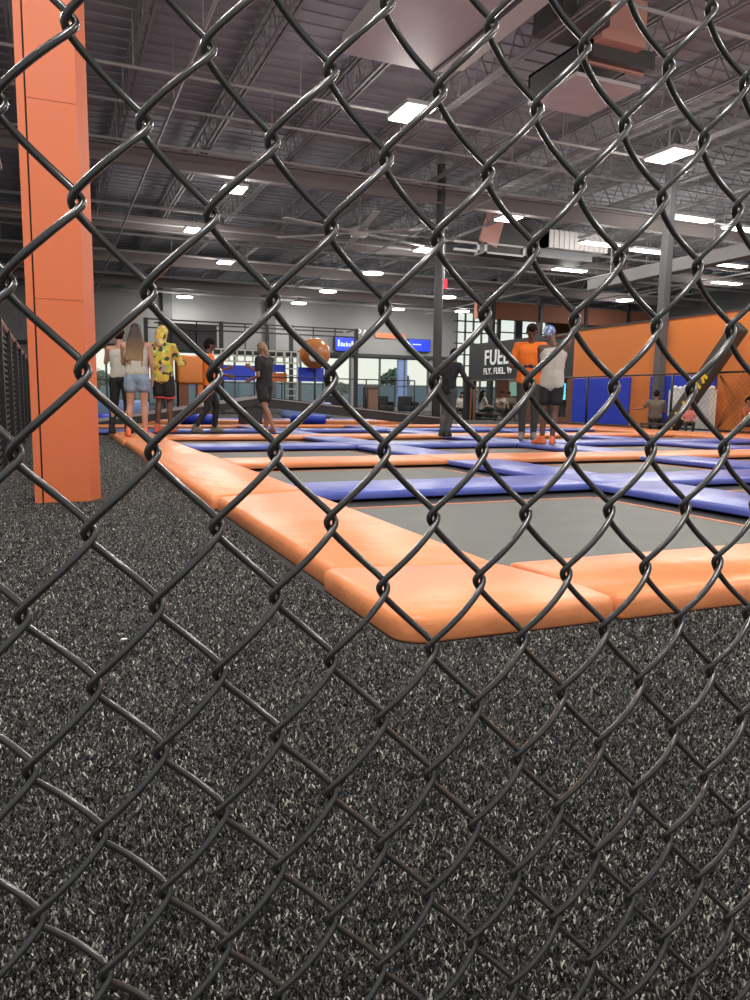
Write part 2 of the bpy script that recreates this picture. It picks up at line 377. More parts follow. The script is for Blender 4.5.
text('FUEL', .72, 'large_lettering', M['white'], sg, 1.95, 1.93, sx=.90, off=.012)
text('FLY. FUEL. W', .31, 'small_lettering', M['white'], sg, 1.98, 1.60, sx=.90, off=.002)
# cafe below the sign
CAFE = 15.6
struct('wall_cafe', B(CAFE + 1.6, CAFE + 1.7, 18, 26.5, 0, 2.7), mat('cafe_brown_wall', (.16, .10, .07), .8, var=(.25, .17, .12), scale=1.5))
bm = bmesh.new()
for y in (18.15, 20.4, 24.0): box(bm, X - .02, X + .2, y, y + .28, 0, 1.42)
struct('trim_7', bm, mat('brown_post', (.22, .09, .045), .6))
struct('trim_8', B(X, X + .2, 18.4, 20.4, 0, .22), mat('brown_sill', (.25, .10, .05), .6))
o = obj('cafe_window', B(CAFE + 1.52, CAFE + 1.58, 24.6, 26.3, .9, 1.45), mat('greenish_glass', (.15, .28, .24), .3, emit=(.25, .5, .42), estr=.35)); tag(o, 'greenish serving window at the back of the cafe under the sign', 'window')
for y, z0, z1, mt, lab in ((19.55, .75, 1.25, 'cyan', 'glowing cyan video screen in the dark recess beside the blue pad'), (20.9, .85, 1.25, 'screen', 'small deep blue screen behind the man in the white tank top')):
    t = empty('video_screen', (X + .5, y, 0), label=lab, cat='screen')
    obj('bezel', B(0, .06, -.42, .42, z0 - .04, z1 + .04), M['frame'], t); obj('display', B(-.01, 0, -.38, .38, z0, z1), M[mt], t)
    obj('stand', B(0, .05, -.05, .05, 0, z0), M['frame'], t)
bm = bmesh.new(); box(bm, X + .9, X + 1.0, 18.4, 21.4, 0, 1.5); struct('wall_recess', bm, M['wall_dark'])
for k in range(3):
    t = empty('cafe_table', (15.35, 22.1 + k * 1.5 - (.2 if k else 0), 0), label='dark pedestal table in the cafe, %s' % ('nearest the brown post', 'between the seated people', 'farthest under the sign')[k], cat='table', )
    bm = bmesh.new(); bmesh.ops.create_cone(bm, cap_ends=True, segments=20, radius1=.35, radius2=.35, depth=.03, matrix=Matrix.Translation((0, 0, .56))); obj('tabletop', bm, M['table'], t)
    obj('pedestal', tube(bmesh.new(), (0, 0, 0), (0, 0, .55), .035), M['frame'], t)
# steel columns
for x, y, rr, lab in ((10.1, 19.3, .125, 'round grey steel column behind the person in black'), (13.74, 14.5, .125, 'square-sided grey steel column against the orange wall')):
    t = empty('steel_column', (x, y, 0), label=lab, cat='column')
    if rr and y > 15: obj('shaft', tube(bmesh.new(), (0, 0, 0), (0, 0, 7.1), rr, 20), M['steel_grey'], t, True)
    else: obj('shaft', B(-.105, .105, -.105, .105, 0, 7.1, bev=.02), M['steel_grey'], t)
    obj('base_plate', B(-.17, .17, -.17, .17, 0, .02), M['steel_grey'], t)

# ------------------------------------------------------------------ side nets
def net_fence(p, q, hgt, n, lab, mesh_s=.11):
    p = Vector(p); q = Vector(q); L_ = (q - p).length; d = (q - p).normalized()
    t = empty('netting_fence', p, label=lab, cat='fence')
    obj('top_rail', tube(bmesh.new(), (0, 0, hgt), d * L_ + Vector((0, 0, hgt)), .022), M['frame'], t, True)
    obj('bottom_rail', tube(bmesh.new(), (0, 0, .1), d * L_ + Vector((0, 0, .1)), .02), M['frame'], t, True)
    for k in range(n + 1):
        a = d * L_ * k / n; obj('post', tube(bmesh.new(), a, a + Vector((0, 0, hgt)), .03), M['frame'], t, True)
    bm = bmesh.new(); s = 0.0; hh = hgt - .1
    k = int(hh / mesh_s * 1.0)
    s = -hh
    while s < L_:
        for sg_ in (1, -1):
            a0, a1 = s, s + hh; z0, z1 = (.1, hgt) if sg_ > 0 else (hgt, .1)
            if a0 < 0: z0 = z0 + (z1 - z0) * (-a0 / hh); a0 = 0
            if a1 > L_: z1 = z0 + (z1 - z0) * ((L_ - a0) / max(a1 - a0, 1e-6)); a1 = L_
            if a1 > a0: beam(bm, d * a0 + Vector((0, 0, z0)), d * a1 + Vector((0, 0, z1)), .002, .002)
        s += mesh_s
    obj('net', bm, M['frame'], t)
    return t
net_fence((13.4, 4.5, 0), (13.4, 22.9, 0), 1.36, 6, 'black netting fence with thin rail along the right side pads', .13)
net_fence((5.0, 27.5, 0), (13.4, 27.5, 0), 1.45, 4, 'black netting fence across the back in front of the windows', .3)
t = empty('fence_post', (13.4, 23.3, 0), label='thick black post where the side and rear netting meet', cat='post'); obj('post_shaft', B(-.09, .09, -.09, .09, 0, 1.5, bev=.01), M['frame'], t)

# left slatted fence
lf = empty('slatted_fence', (-.42, 5.6, 0), label='black slatted fence with striped top rail behind the orange column', cat='fence')
for k in range(9):
    y = .0 + k * 1.45; obj('post', B(-.05, .05, y, y + .12, 0, 1.30), M['frame'], lf)
bm = bmesh.new()
for k in range(22): box(bm, .0, .012, 0, 11.6, .06 + k * .055, .06 + k * .055 + .02)
obj('slat_panel', bm, M['frame'], lf)
obj('top_rail', tube(bmesh.new(), (0, 0, 1.3), (0, 11.7, 1.3), .035), M['steel_grey'], lf)
bm = bmesh.new()
for k in range(60): tube(bm, (.0, k * .195, 1.3), (.0, k * .195 + .07, 1.3), .039, 8)
obj('rail_stripe', bm, mat('pink_stripe', (.5, .22, .16), .6), lf)
# leaning grey brace and box behind the fence
bm = bmesh.new(); beam(bm, (-2.9, 24, .6), (-.2, 24, 3.4), .25, .25); struct('trim_9', bm, M['steel_grey'])

# ------------------------------------------------------------------ ceiling steel
def joist_mesh():
    bm = bmesh.new(); L_ = 46
    for z in (6.52, 7.08):
        for s in (-.05, .05): beam(bm, (s, -2.5, z), (s, 43.9, z), .045, .05)
    n = 76
    for k in range(n):
        y = -2.5 + k * .61
        tube(bm, (0, y, 6.52), (0, y + .305, 7.08), .016, 5); tube(bm, (0, y + .305, 7.08), (0, y + .61, 6.52), .016, 5)
    return bm
jm = None
for k in range(18):
    x = -2.4 + 2.0 * k
    if jm is None: o = obj('roof_joist', joist_mesh(), M['joist']); jm = o.data
    else: o = bpy.data.objects.new('roof_joist', jm); C.objects.link(o)
    o.location = (x, 0, 0); tag(o, 'open-web steel roof joist running away under the dark ceiling', 'joist', 'open-web roof joists')
im = None
for k, y in enumerate((19.3, 26.5, 33.0, 39.5)):
    if im is None:
        bm = bmesh.new(); box(bm, -3, 33.9, -.12, .12, 6.05, 6.09); box(bm, -3, 33.9, -.12, .12, 6.44, 6.48); box(bm, -3, 33.9, -.012, .012, 6.09, 6.44); o = obj('roof_girder', bm, M['beam']); im = o.data
    else: o = bpy.data.objects.new('roof_girder', im); C.objects.link(o)
    o.location = (0, y, 0); tag(o, 'steel I-beam girder crossing the room beneath the roof joists', 'girder', 'girders across the ceiling')
pm = None
for k, (y, z, rr) in enumerate(((9.4, 6.40, .03), (14.4, 6.3, .03), (16.4, 6.42, .03), (18.2, 6.25, .03), (24.7, 6.4, .05), (26.0, 6.2, .04), (28.5, 6.3, .05), (31.2, 6.2, .05), (37.2, 6.25, .07), (42.8, 6.3, .08))):
    bm = bmesh.new(); tube(bm, (-3, 0, 0), (33.9, 0, 0), rr, 10)
    for q in range(12): tube(bm, (-1.5 + q * 3, 0, 0), (-1.5 + q * 3, 0, 7.17 - z), .012, 5)
    o = obj('sprinkler_pipe', bm, M['pipe']); o.location = (0, y, z); tag(o, 'thin grey pipe hung across the room below the joists', 'pipe', 'pipes hung across the ceiling')
# lengthwise conduit
for k, (x, z) in enumerate(((2.2, 5.9), (10.75, 5.9), (21.1, 5.9), (25.75, 5.9))):
    bm = tube(bmesh.new(), (0, 0, 0), (0, 40, 0), .03, 8)
    for q in range(14): tube(bm, (0, 1 + q * 2.9, 0), (0, 1 + q * 2.9, 7.16 - z), .008, 5)
    o = obj('conduit', bm, M['pipe']); o.location = (x, 2, z); tag(o, 'slender grey conduit running away under the ceiling', 'conduit', 'conduits running lengthwise')

# lamps
def lampthing(x, y, lab, group=None, round_=False, w=.62, d=1.15):
    t = empty('high_bay_light', (x, y, 0), label=lab, cat='ceiling light', group=group)
    if round_:
        bm = bmesh.new(); bmesh.ops.create_cone(bm, cap_ends=True, segments=20, radius1=.42, radius2=.42, depth=.04, matrix=Matrix.Translation((0, 0, 5.98))); obj('diffuser', bm, M['lamp'], t)
        bm = bmesh.new(); bmesh.ops.create_cone(bm, cap_ends=True, segments=20, radius1=.45, radius2=.2, depth=.14, matrix=Matrix.Translation((0, 0, 6.07))); obj('housing', bm, M['housing'], t)
    else:
        obj('diffuser', B(-w / 2, w / 2, -d / 2, d / 2, 5.97, 6.0), M['lamp'], t)
        obj('housing', B(-w / 2 - .03, w / 2 + .03, -d / 2 - .03, d / 2 + .03, 6.0, 6.08), M['housing'], t)
    obj('hanger', tube(bmesh.new(), (0, 0, 6.08), (0, 0, 7.1), .01, 5), M['pipe'], t)
    L_ = bpy.data.lights.new('lamp_light', 'AREA'); L_.shape = 'RECTANGLE'; L_.size = w; L_.size_y = d; L_.energy = 105; L_.color = (1, .96, .9)
    lo = bpy.data.objects.new('lamp_light', L_); C.objects.link(lo); lo.parent = t; lo.location = (0, 0, 5.95)
    U = bpy.data.lights.new('added_ceiling_fill', 'POINT'); U.energy = 125; U.shadow_soft_size = .4; U.color = (1, .95, .9)  # added point light under each panel, to brighten the ceiling
    lo = bpy.data.objects.new('added_ceiling_fill', U); C.objects.link(lo); lo.parent = t; lo.location = (0, 0, 5.7)
    return t
LAMPS = [(6.4, 13.5, 'large bright panel light nearest, just below the big duct', 0), (12.5, 13.3, 'wide bright panel light over the right columns of mats, nearest in its row', 0),
 (4.5, 20.1, 'panel light over the left, in front of the I-beam near the boy in orange', 0), (4.4, 25.4, 'panel light over the far left, second back in the left row', 0),
 (6.5, 30.7, 'panel light third back in the left row', 0), (6.7, 42.0, 'small round light over the far left by the back wall', 1),
 (12.5, 19.6, 'panel light beside the grey hanging duct', 0), (12.4, 24.9, 'panel light left of the grey duct, above the round steel column', 0),
 (12.7, 30.3, 'round light beyond the ceiling fan', 1), (12.8, 36.3, 'round light second from the back wall over the orange ball', 1), (12.9, 41.5, 'round light nearest the back wall over the orange ball', 1),
 (18.9, 41.3, 'round light over the two blue screens on the back wall', 1), (17.2, 17.3, 'long strip light right of the grey steel column', 2), (17.25, 21.3, 'strip light left of the square-sided grey column', 2),
 (19.5, 25.9, 'small strip light over the cafe sign', 2), (27.6, 31.9, 'round light hanging over the far end of the orange wall', 1), (19.6, 21.5, 'strip light crossing behind the square-sided column', 2),
 (24.2, 22.2, 'strip light high over the orange wall at far right', 2), (27.6, 25.4, 'strip light low over the orange wall at far right', 2), (19.7, 17.6, 'strip light at the right edge above the pale soffit', 2),
 (22.7, 40.3, 'round light over the glass corner tower', 1), (19.0, 35.3, 'round light just right of the round steel column', 1)]
for x, y, lab, kd in LAMPS:
    if kd == 2: lampthing(x, y, lab, w=1.5, d=.35)
    else: lampthing(x, y, lab, round_=(kd == 1), w=.55, d=.85 if y < 15 else .65)
for x, y in ((8.0, 6.0), (.3, 7.0), (12.5, 7.0), (.3, 1.0), (8.4, 1.0), (-1.9, 9.5), (.3, -2.0), (7.8, -2.0), (-2.2, 1.0)):
    lampthing(x, y, 'bright panel light over the near end of the hall, out of view', 'panel lights over the near end')  # unseen lamps continuing the ceiling grid, some added for streaks on the wires
# pale soffits over the right side
for x0, x1, y, z0, z1, lab in ((17.5, 25, 20.5, 4.95, 5.5, 'pale grey angled soffit over the orange wall'), ):
    pass
o = obj('duct_soffit', beam(bmesh.new(), (17.0, 21.3, 4.62), (17.0, 13.0, 4.72), .4, .34), mat('pale_duct', (.36, .36, .36), .6)); tag(o, 'long pale duct running above the orange wall at right', 'duct')
for yy in (13.6, 16.2, 20.4): obj('duct_hanger', tube(bmesh.new(), (17.0, yy, 4.8), (17.0, yy, 7.1), .015, 6), M['pipe'], o)

# ducts
t = empty('supply_duct', (5.4, 5, 0), label='big pale rectangular duct overhead at the top of the view', cat='duct')
bm = bmesh.new(); box(bm, -1.05, .55, -7, 6.75, 6.0, 6.28); obj('duct_body', bm, M['duct'], t)
bm = bmesh.new()
vs = [(.55, 6.0), (1.1, 6.12), (1.1, 6.28), (.55, 6.28)]
a = [bm.verts.new((x, -7, z)) for x, z in vs]; b = [bm.verts.new((x, 6.75, z)) for x, z in vs]
bm.faces.new(a); bm.faces.new(b[::-1])
for k in range(4): bm.faces.new((a[k], b[k], b[(k + 1) % 4], a[(k + 1) % 4]))
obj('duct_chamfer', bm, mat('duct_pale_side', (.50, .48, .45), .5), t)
obj('duct_hanger', tube(tube(bmesh.new(), (-.9, 3, 6.28), (-.9, 3, 7.1), .012, 6), (.5, 3, 6.28), (.5, 3, 7.1), .012, 6), M['pipe'], t)
obj('seam_flange', B(.52, .58, -7, 6.78, 5.975, 6.0), M['duct_dark'], t)
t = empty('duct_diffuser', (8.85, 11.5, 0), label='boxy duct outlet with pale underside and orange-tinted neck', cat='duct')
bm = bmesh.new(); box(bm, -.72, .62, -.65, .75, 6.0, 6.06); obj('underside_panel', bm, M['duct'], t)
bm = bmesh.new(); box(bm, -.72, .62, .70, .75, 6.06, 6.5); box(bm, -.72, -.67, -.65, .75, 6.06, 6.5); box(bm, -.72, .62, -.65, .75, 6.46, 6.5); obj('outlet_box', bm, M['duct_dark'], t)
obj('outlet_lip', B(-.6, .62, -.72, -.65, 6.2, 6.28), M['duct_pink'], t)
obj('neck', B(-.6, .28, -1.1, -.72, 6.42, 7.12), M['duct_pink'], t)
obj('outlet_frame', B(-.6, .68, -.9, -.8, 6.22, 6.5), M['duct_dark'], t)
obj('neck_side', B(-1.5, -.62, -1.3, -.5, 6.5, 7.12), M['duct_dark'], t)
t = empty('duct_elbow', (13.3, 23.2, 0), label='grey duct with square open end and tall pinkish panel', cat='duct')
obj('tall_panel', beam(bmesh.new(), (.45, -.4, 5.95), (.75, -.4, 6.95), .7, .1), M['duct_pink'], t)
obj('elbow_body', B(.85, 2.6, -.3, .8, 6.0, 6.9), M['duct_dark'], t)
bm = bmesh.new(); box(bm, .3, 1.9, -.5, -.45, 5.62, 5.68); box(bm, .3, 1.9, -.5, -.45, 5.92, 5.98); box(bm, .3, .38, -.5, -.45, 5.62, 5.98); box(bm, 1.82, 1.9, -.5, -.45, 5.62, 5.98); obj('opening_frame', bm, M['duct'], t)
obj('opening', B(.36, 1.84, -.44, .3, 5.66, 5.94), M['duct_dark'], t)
bm = bmesh.new(); box(bm, -.9, .1, -.5, -.44, 5.62, 5.70); box(bm, .02, .1, -.5, -.44, 5.62, 5.95); box(bm, -.9, .1, -.5, -.44, 5.88, 5.95); obj('side_bracket', bm, M['duct'], t)
obj('flat_run', B(1.9, 5.0, -.2, .9, 5.75, 6.05), M['steel_grey'], t)
bm = bmesh.new(); box(bm, 3.0, 5.6, -.3, .6, 6.1, 6.7)
for k in range(12): box(bm, 3.0 + k * .22, 3.05 + k * .22, -.33, .63, 6.08, 6.72)
obj('ribbed_box', bm, M['duct'], t)
t = empty('grey_cabinet', (-1.6, 14, 0), label='grey overhead box unit at the far left beside the column', cat='duct'); obj('unit_body', B(-.9, .9, -.8, .8, 4.6, 5.5), mat('grey_box', (.16, .16, .16), .6), t)
obj('unit_hanger', tube(bmesh.new(), (0, 0, 5.5), (0, 0, 7.1), .02, 6), M['pipe'], t); obj('unit_lip', B(-.95, .95, -.85, .85, 4.45, 4.52), M['duct'], t)
# fan
t = empty('ceiling_fan', (9.3, 23.4, 0), label='very large slow ceiling fan with long pale blades', cat='fan')
obj('hub', tube(bmesh.new(), (0, 0, 5.9), (0, 0, 6.15), .28, 20), M['duct'], t, True); obj('downrod', tube(bmesh.new(), (0, 0, 6.1), (0, 0, 7.1), .05), M['pipe'], t)
for k in range(6):
    a = math.radians(18 + 60 * k); d = Vector((math.cos(a), math.sin(a), 0))
    obj('blade', beam(bmesh.new(), d * .2 + Vector((0, 0, 6.0)), d * 2.9 + Vector((0, 0, 6.0)), .2, .03), M['duct'], t)
# hanging red sign
t = empty('hanging_sign', (13.4, 25.2, 0), label='small red sign hanging beside the round steel column', cat='sign'); obj('sign_panel', B(-.12, .12, -.03, .03, 4.75, 5.1), M['red'], t); obj('sign_cord', tube(bmesh.new(), (0, 0, 5.1), (0, 0, 6.5), .012, 5), M['pipe'], t)

# ------------------------------------------------------------------ rear of the hall
# mezzanine / climbing frame
t = empty('climbing_structure', (0, 38, 0), label='black steel platform structure with railings in front of the back wall', cat='play structure')
bm = bmesh.new()
for z in (4.35, 3.95): beam(bm, (4.2, 0, z), (15.0, 0, z), .07, .07)
for x in np.arange(4.2, 15.1, 1.2): tube(bm, (x, 0, 3.0), (x, 0, 4.35), .035, 6)
for z in (4.42, ): beam(bm, (4.9, 2.5, z), (15.2, 2.5, z), .07, .07)
for x in (4.2, 7.8, 11.4, 15.0): beam(bm, (x, 0, 4.35), (x + .4, 2.5, 4.42), .06, .06)
obj('railing', bm, M['frame'], t)
obj('platform', B(4.1, 15.1, 0, 2.5, 2.95, 3.08), M['frame'], t)
for x in (4.2, 7.8, 11.4, 15.0): obj('post', B(x - .09, x + .09, -.09, .09, 0, 4.4), M['frame'], t)
bm = bmesh.new(); box(bm, 5.0, 7.6, .1, .16, 3.1, 4.2); obj('mesh_panel', bm, mat('dark_panel', (.07, .07, .075), .8), t)
# pale lattice arch
t = empty('lattice_screen', (0, 33, 0), label='pale lattice screen with open squares behind the boy and the woman', cat='screen')
bm = bmesh.new()
for z in (2.75, 2.5, 2.25): beam(bm, (6.4, 0, z), (10.2, 0, z), .05, .06)
for x in np.arange(6.4, 10.3, .35): beam(bm, (x, 0, 2.25), (x, 0, 2.75), .06, .05)
for x in (9.6, 10.2): beam(bm, (x, 0, 0), (x, 0, 2.75), .07, .07)
for z in np.arange(.2, 2.2, .3): beam(bm, (9.6, 0, z), (10.2, 0, z), .04, .05)
beam(bm, (6.4, 0, 0), (6.4, 0, 2.7), .07, .07)
obj('lattice', bm, M['pale'], t)
for x0, x1, z0, z1, y, lab in ((6.2, 7.5, 1.35, 1.95, 30, 'royal blue awning panel behind the boy in orange'), (9.3, 10.4, 1.38, 1.95, 30, 'blue banner board under the orange ball'), (7.9, 8.9, 1.75, 2.05, 30.5, 'small blue board behind the barefoot person in black')):
    t = empty('banner_board', ((x0 + x1) / 2, y, 0), label=lab, cat='banner'); obj('board', B(-(x1 - x0) / 2, (x1 - x0) / 2, -.03, .03, z0, z1), M['blue_panel'], t)
    for s in (-1, 1): obj('leg', tube(bmesh.new(), (s * (x1 - x0) / 2.1, 0, 0), (s * (x1 - x0) / 2.1, 0, z0), .025, 6), M['frame'], t)
t = empty('orange_board', (8.4, 30.3, 0), label='small orange and white board below the small blue board', cat='banner'); obj('board', B(-.5, .5, -.02, .02, 1.35, 1.7), M['ball'], t); obj('leg', tube(bmesh.new(), (.3, .03, 0), (.3, .03, 1.4), .025, 6), M['frame'], t)
t = empty('orange_play_block', (5.0, 29, 0), label='large orange foam play block behind the yellow hoodie', cat='play block')
bm = B(-.75, .45, -.4, .4, 1.15, 2.2, bev=.12, seg=3); obj('upper_block', bm, M['wall_orange'], t, True)
obj('lower_block', B(.0, .45, -.3, .3, 0, 1.15), M['ball'], t); obj('brown_leg', B(-.7, -.35, -.3, .3, 0, 1.2), M['wall_brown'], t)
# ball
t = empty('orange_ball', (9.85, 29.5, 0), label='big glossy orange ball sign with a pale swoosh, hung high', cat='ball')
bm = bmesh.new(); bmesh.ops.create_uvsphere(bm, u_segments=32, v_segments=20, radius=.62, matrix=Matrix.Translation((0, 0, 2.5))); obj('ball_shell', bm, mat('brown_orange_gloss', (.36, .15, .07), .25, var=(.55, .2, .06), scale=1.2), t, True)
bm = bmesh.new(); prev = None
for k in range(25):
    a = math.radians(175 + k * 6.2); w = .02 + .13 * math.sin(PI * k / 24)
    rr = .64; ring = []
    for s in (-w, w):
        rad = .47 + s; p = Vector((math.cos(a) * rad, -math.sqrt(max(0, rr * rr - rad * rad)), 2.5 + math.sin(a) * rad)); ring.append(bm.verts.new(p))
    if prev: bm.faces.new((prev[0], prev[1], ring[1], ring[0]))
    prev = ring
obj('orange_stripe', bm, M['ball'], t)
bm = bmesh.new(); prev = None
for k in range(17):
    a = math.radians(200 + k * 6.5); w = .01 + .13 * math.sin(PI * k / 16)
    ring = []
    for s in (-w, w):
        rad = .22 + s; p = Vector((math.cos(a) * rad, -math.sqrt(max(0, .64 ** 2 - rad * rad)), 2.5 + math.sin(a) * rad)); ring.append(bm.verts.new(p))
    if prev: bm.faces.new((prev[0], prev[1], ring[1], ring[0]))
    prev = ring
obj('pale_swoosh', bm, M['white_matte'], t)
obj('pole', tube(bmesh.new(), (0, .3, 0), (0, .3, 2.2), .04, 8), M['frame'], t); t.rotation_euler.z = -math.atan2(9.85, 29.5)
# wall screens + letters
for xa, xb, za, zb, lab, txt in ((15.85, 17.4, 3.62, 4.42, 'left blue wall screen showing blurred white words', 1), (20.85, 22.35, 3.78, 4.5, 'right blue wall screen with a faint line of text', 0)):
    t = empty('wall_screen', ((xa + xb) / 2, 43.8, 0), label=lab, cat='screen'); w = (xb - xa) / 2
    obj('bezel', B(-w - .04, w + .04, -.05, .1, za - .04, zb + .04), M['frame'], t); disp = obj('display', B(-w, w, -.07, -.05, za, zb), M['screen'], t)
    bm = bmesh.new()
    if txt:
        for k, (u, hh) in enumerate(((-.5, .4), (-.32, .24), (-.16, .2), (.02, .24), (.2, .2), (.38, .34))): box(bm, u - .06, u + .06, -.09, -.07, za + .25, za + .25 + hh, bev=.015)
    else: box(bm, -.5, .1, -.09, -.07, za + .38, za + .44)
    obj('display_text', bm, M['screen_w'], disp)
t = empty('wall_lettering', (17.5, 43.9, 0), label='white and orange raised letters on the grey wall between the screens', cat='lettering')
text('PA', .62, 'white_letters', M['white'], t, 0, 4.55, x=-.15, rot=Matrix(((1, 0, 0), (0, 0, -1), (0, 1, 0))), off=.01)
obj('orange_letters', B(1.1, 3.2, -.02, .03, 4.5, 4.82), mat('orange_letter', (.75, .25, .12), .5), t)
# windows furniture: kiosk, tables, lounge pieces
t = empty('brown_kiosk', (12.75, 30.5, 0), label='tall brown vending kiosk standing before the far windows', cat='kiosk'); obj('kiosk_body', B(-.28, .28, -.25, .25, 0, 1.25, bev=.04), M['table'], t); obj('kiosk_door', B(-.22, .22, -.27, -.25, .15, 1.1), mat('kiosk_front', (.22, .12, .08), .4), t)
for x, lab in ((13.6, 'dark armchair right of the brown kiosk'), (11.3, 'dark armchair left of the brown kiosk'), (14.8, 'dark armchair near the round steel column')):
    t = empty('armchair', (x, 31.0, 0), label=lab, cat='chair'); obj('seat', B(-.35, .35, -.35, .35, .18, .42, bev=.05), M['black'], t); obj('backrest', B(-.35, .35, .25, .38, .4, .85, bev=.04), M['black'], t)
    for sx in (-1, 1):
        obj('armrest', B(*sorted((sx * .38, sx * .3)), -.35, .35, .2, .6, bev=.03), M['black'], t)
        for sy in (-1, 1): obj('leg', tube(bmesh.new(), (sx * .3, sy * .3, 0), (sx * .3, sy * .3, .2), .02, 6), M['frame'], t)
for x, y, lab in ((2.0, 26, 'pale blue inflatable wall low behind the left people'), (8.2, 25.5, 'pale blue padded block low behind the black ramp')):
    o = obj('padded_block', B(-.9, .9, -.3, .3, 0, .55, bev=.12, seg=3), M['sky_pad'], None, True); o.location = (x, y, 0); tag(o, lab, 'padded block')
# outside
gr = bmesh.new(); box(gr, -60, 120, 44.3, 160, -.4, -.3); struct('outside_ground', gr, M['grass_out'])
def tree(x, y, hgt, lab):
    t = empty('tree', (x, y, -.3), label=lab, cat='tree'); obj('trunk', tube(bmesh.new(), (0, 0, 0), (.1, 0, hgt * .7), .12, 8, .07), M['bark'], t)
    bm = bmesh.new(); rnd = random.Random(int(x * 7))
    for k in range(420):
        a = rnd.uniform(0, 2 * PI); q = rnd.random() ** .5; c = Vector((math.cos(a) * q * hgt * .33, math.sin(a) * q * hgt * .33, hgt * (.62 + .38 * rnd.random() * (1 - q * .6))))
        u = Vector([rnd.uniform(-1, 1) for _ in range(3)]).normalized() * .28; w = u.orthogonal().normalized() * .14
        bm.faces.new([bm.verts.new(c + u), bm.verts.new(c + w), bm.verts.new(c - u), bm.verts.new(c - w)])
    obj('foliage', bm, M['leaf'], t)
tree(28.2, 62, 3.9, 'hazy green tree outside the right-hand windows'); tree(24.6, 66, 2.6, 'smaller hazy tree outside, left of the larger one')
o = obj('distant_building', B(-30, 70, 78, 82, -.3, 2.4), mat('hazy_blue_facade', (.32, .42, .50), .9)); tag(o, 'long low blue-grey building hazy beyond the far windows', 'building'); tree(3.1, 60, 3.0, 'small tree outside the far left windows')

# ------------------------------------------------------------------ right corner: leaning beam, net, machine
t = empty('leaning_beam', (13.3, 12.9, 0), label='dark grey padded beam leaning diagonally with yellow markings', cat='beam')
p0 = Vector((0, .75, .02)); p1 = Vector((0, -1.1, 2.3))
bm = bmesh.new(); beam(bm, p0, p1, .26, .34); bmesh.ops.bevel(bm, geom=bm.edges[:], offset=.03, segments=2, affect='EDGES'); obj('beam_body', bm, mat('charcoal_padding', (.07, .07, .065), .6), t)
bm = bmesh.new(); d = (p1 - p0).normalized(); nrm = Vector((0, d.z, -d.y))
for k in range(13):
    if k in (4, 5): continue
    c = p0 + d * (.12 + k * .135) + Vector((-.135, 0, 0)) - nrm * .07
    beam(bm, c - nrm * .095 - d * .05, c + nrm * .09 + d * .05 * (1 if k % 2 else -1), .012, .06)
obj('yellow_marking', bm, M['yellow'], t)
t = empty('ball_machine', (13.8, 13.6, 0), label='white machine with purple panel behind the right side net', cat='machine')
obj('cabinet', B(-.1, .06, -.8, .5, 0, 1.0), M['white_matte'], t); obj('panel', B(-.12, -.1, .1, .42, .3, .5), M['purple'], t)
bm = bmesh.new()
for k in range(8): bmesh.ops.create_icosphere(bm, subdivisions=2, radius=.06, matrix=Matrix.Translation((-.02, -.74 + k * .16, 1.03 + .02 * (k % 2))))
obj('ball_heap', bm, M['white_matte'], t, True)
t = empty('hanging_net', (13.55, 11.0, 0), label='orange-backed diamond rope net at the right edge', cat='net')
bm = bmesh.new()
s = -1.36
while s < 0.9:
    for sg_ in (1, -1):
        a0, a1 = s, s + 1.3; z0, z1 = (.06, 1.36) if sg_ > 0 else (1.36, .06)
        if a0 < -1.3: a0 = -1.3
        if a1 > a0: beam(bm, Vector((0, a0, z0)), Vector((0, min(a1, 1.5), z1)), .004, .004)
    s += .085
obj('rope_mesh', bm, M['table'], t)

# ------------------------------------------------------------------ people
def hull(bm, balls, sub=2):
    t = bmesh.new()
    for (p, r_) in balls: bmesh.ops.create_icosphere(t, subdivisions=sub, radius=r_, matrix=Matrix.Translation(p))
    r = bmesh.ops.convex_hull(t, input=t.verts[:])
    bmesh.ops.delete(t, geom=[g for g in set(r['geom_interior'] + r['geom_unused']) if isinstance(g, bmesh.types.BMVert)], context='VERTS')
    me = bpy.data.meshes.new('tmp'); t.to_mesh(me); t.free(); bm.from_mesh(me); bpy.data.meshes.remove(me)
def remesh(bm, vox, sm=3, disp=0, seed=0):
    me = bpy.data.meshes.new('tmp'); bm.to_mesh(me); bm.free(); o = bpy.data.objects.new('tmp', me); C.objects.link(o)
    md = o.modifiers.new('r', 'REMESH'); md.mode = 'VOXEL'; md.voxel_size = vox
    s = o.modifiers.new('s', 'SMOOTH'); s.iterations = sm; s.factor = .5
    out = bpy.data.meshes.new_from_object(o.evaluated_get(bpy.context.evaluated_depsgraph_get()))
    bpy.data.objects.remove(o); bpy.data.meshes.remove(me)
    if disp:
        for v in out.vertices:
            n = noise.noise(v.co * 9 + Vector((seed, 0, 0))) + .5 * noise.noise(v.co * 22 + Vector((seed, 3, 0)))
            v.co += v.normal * n * disp
    out.polygons.foreach_set('use_smooth', [True] * len(out.polygons)); return out
def V(*a): return Vector(a)
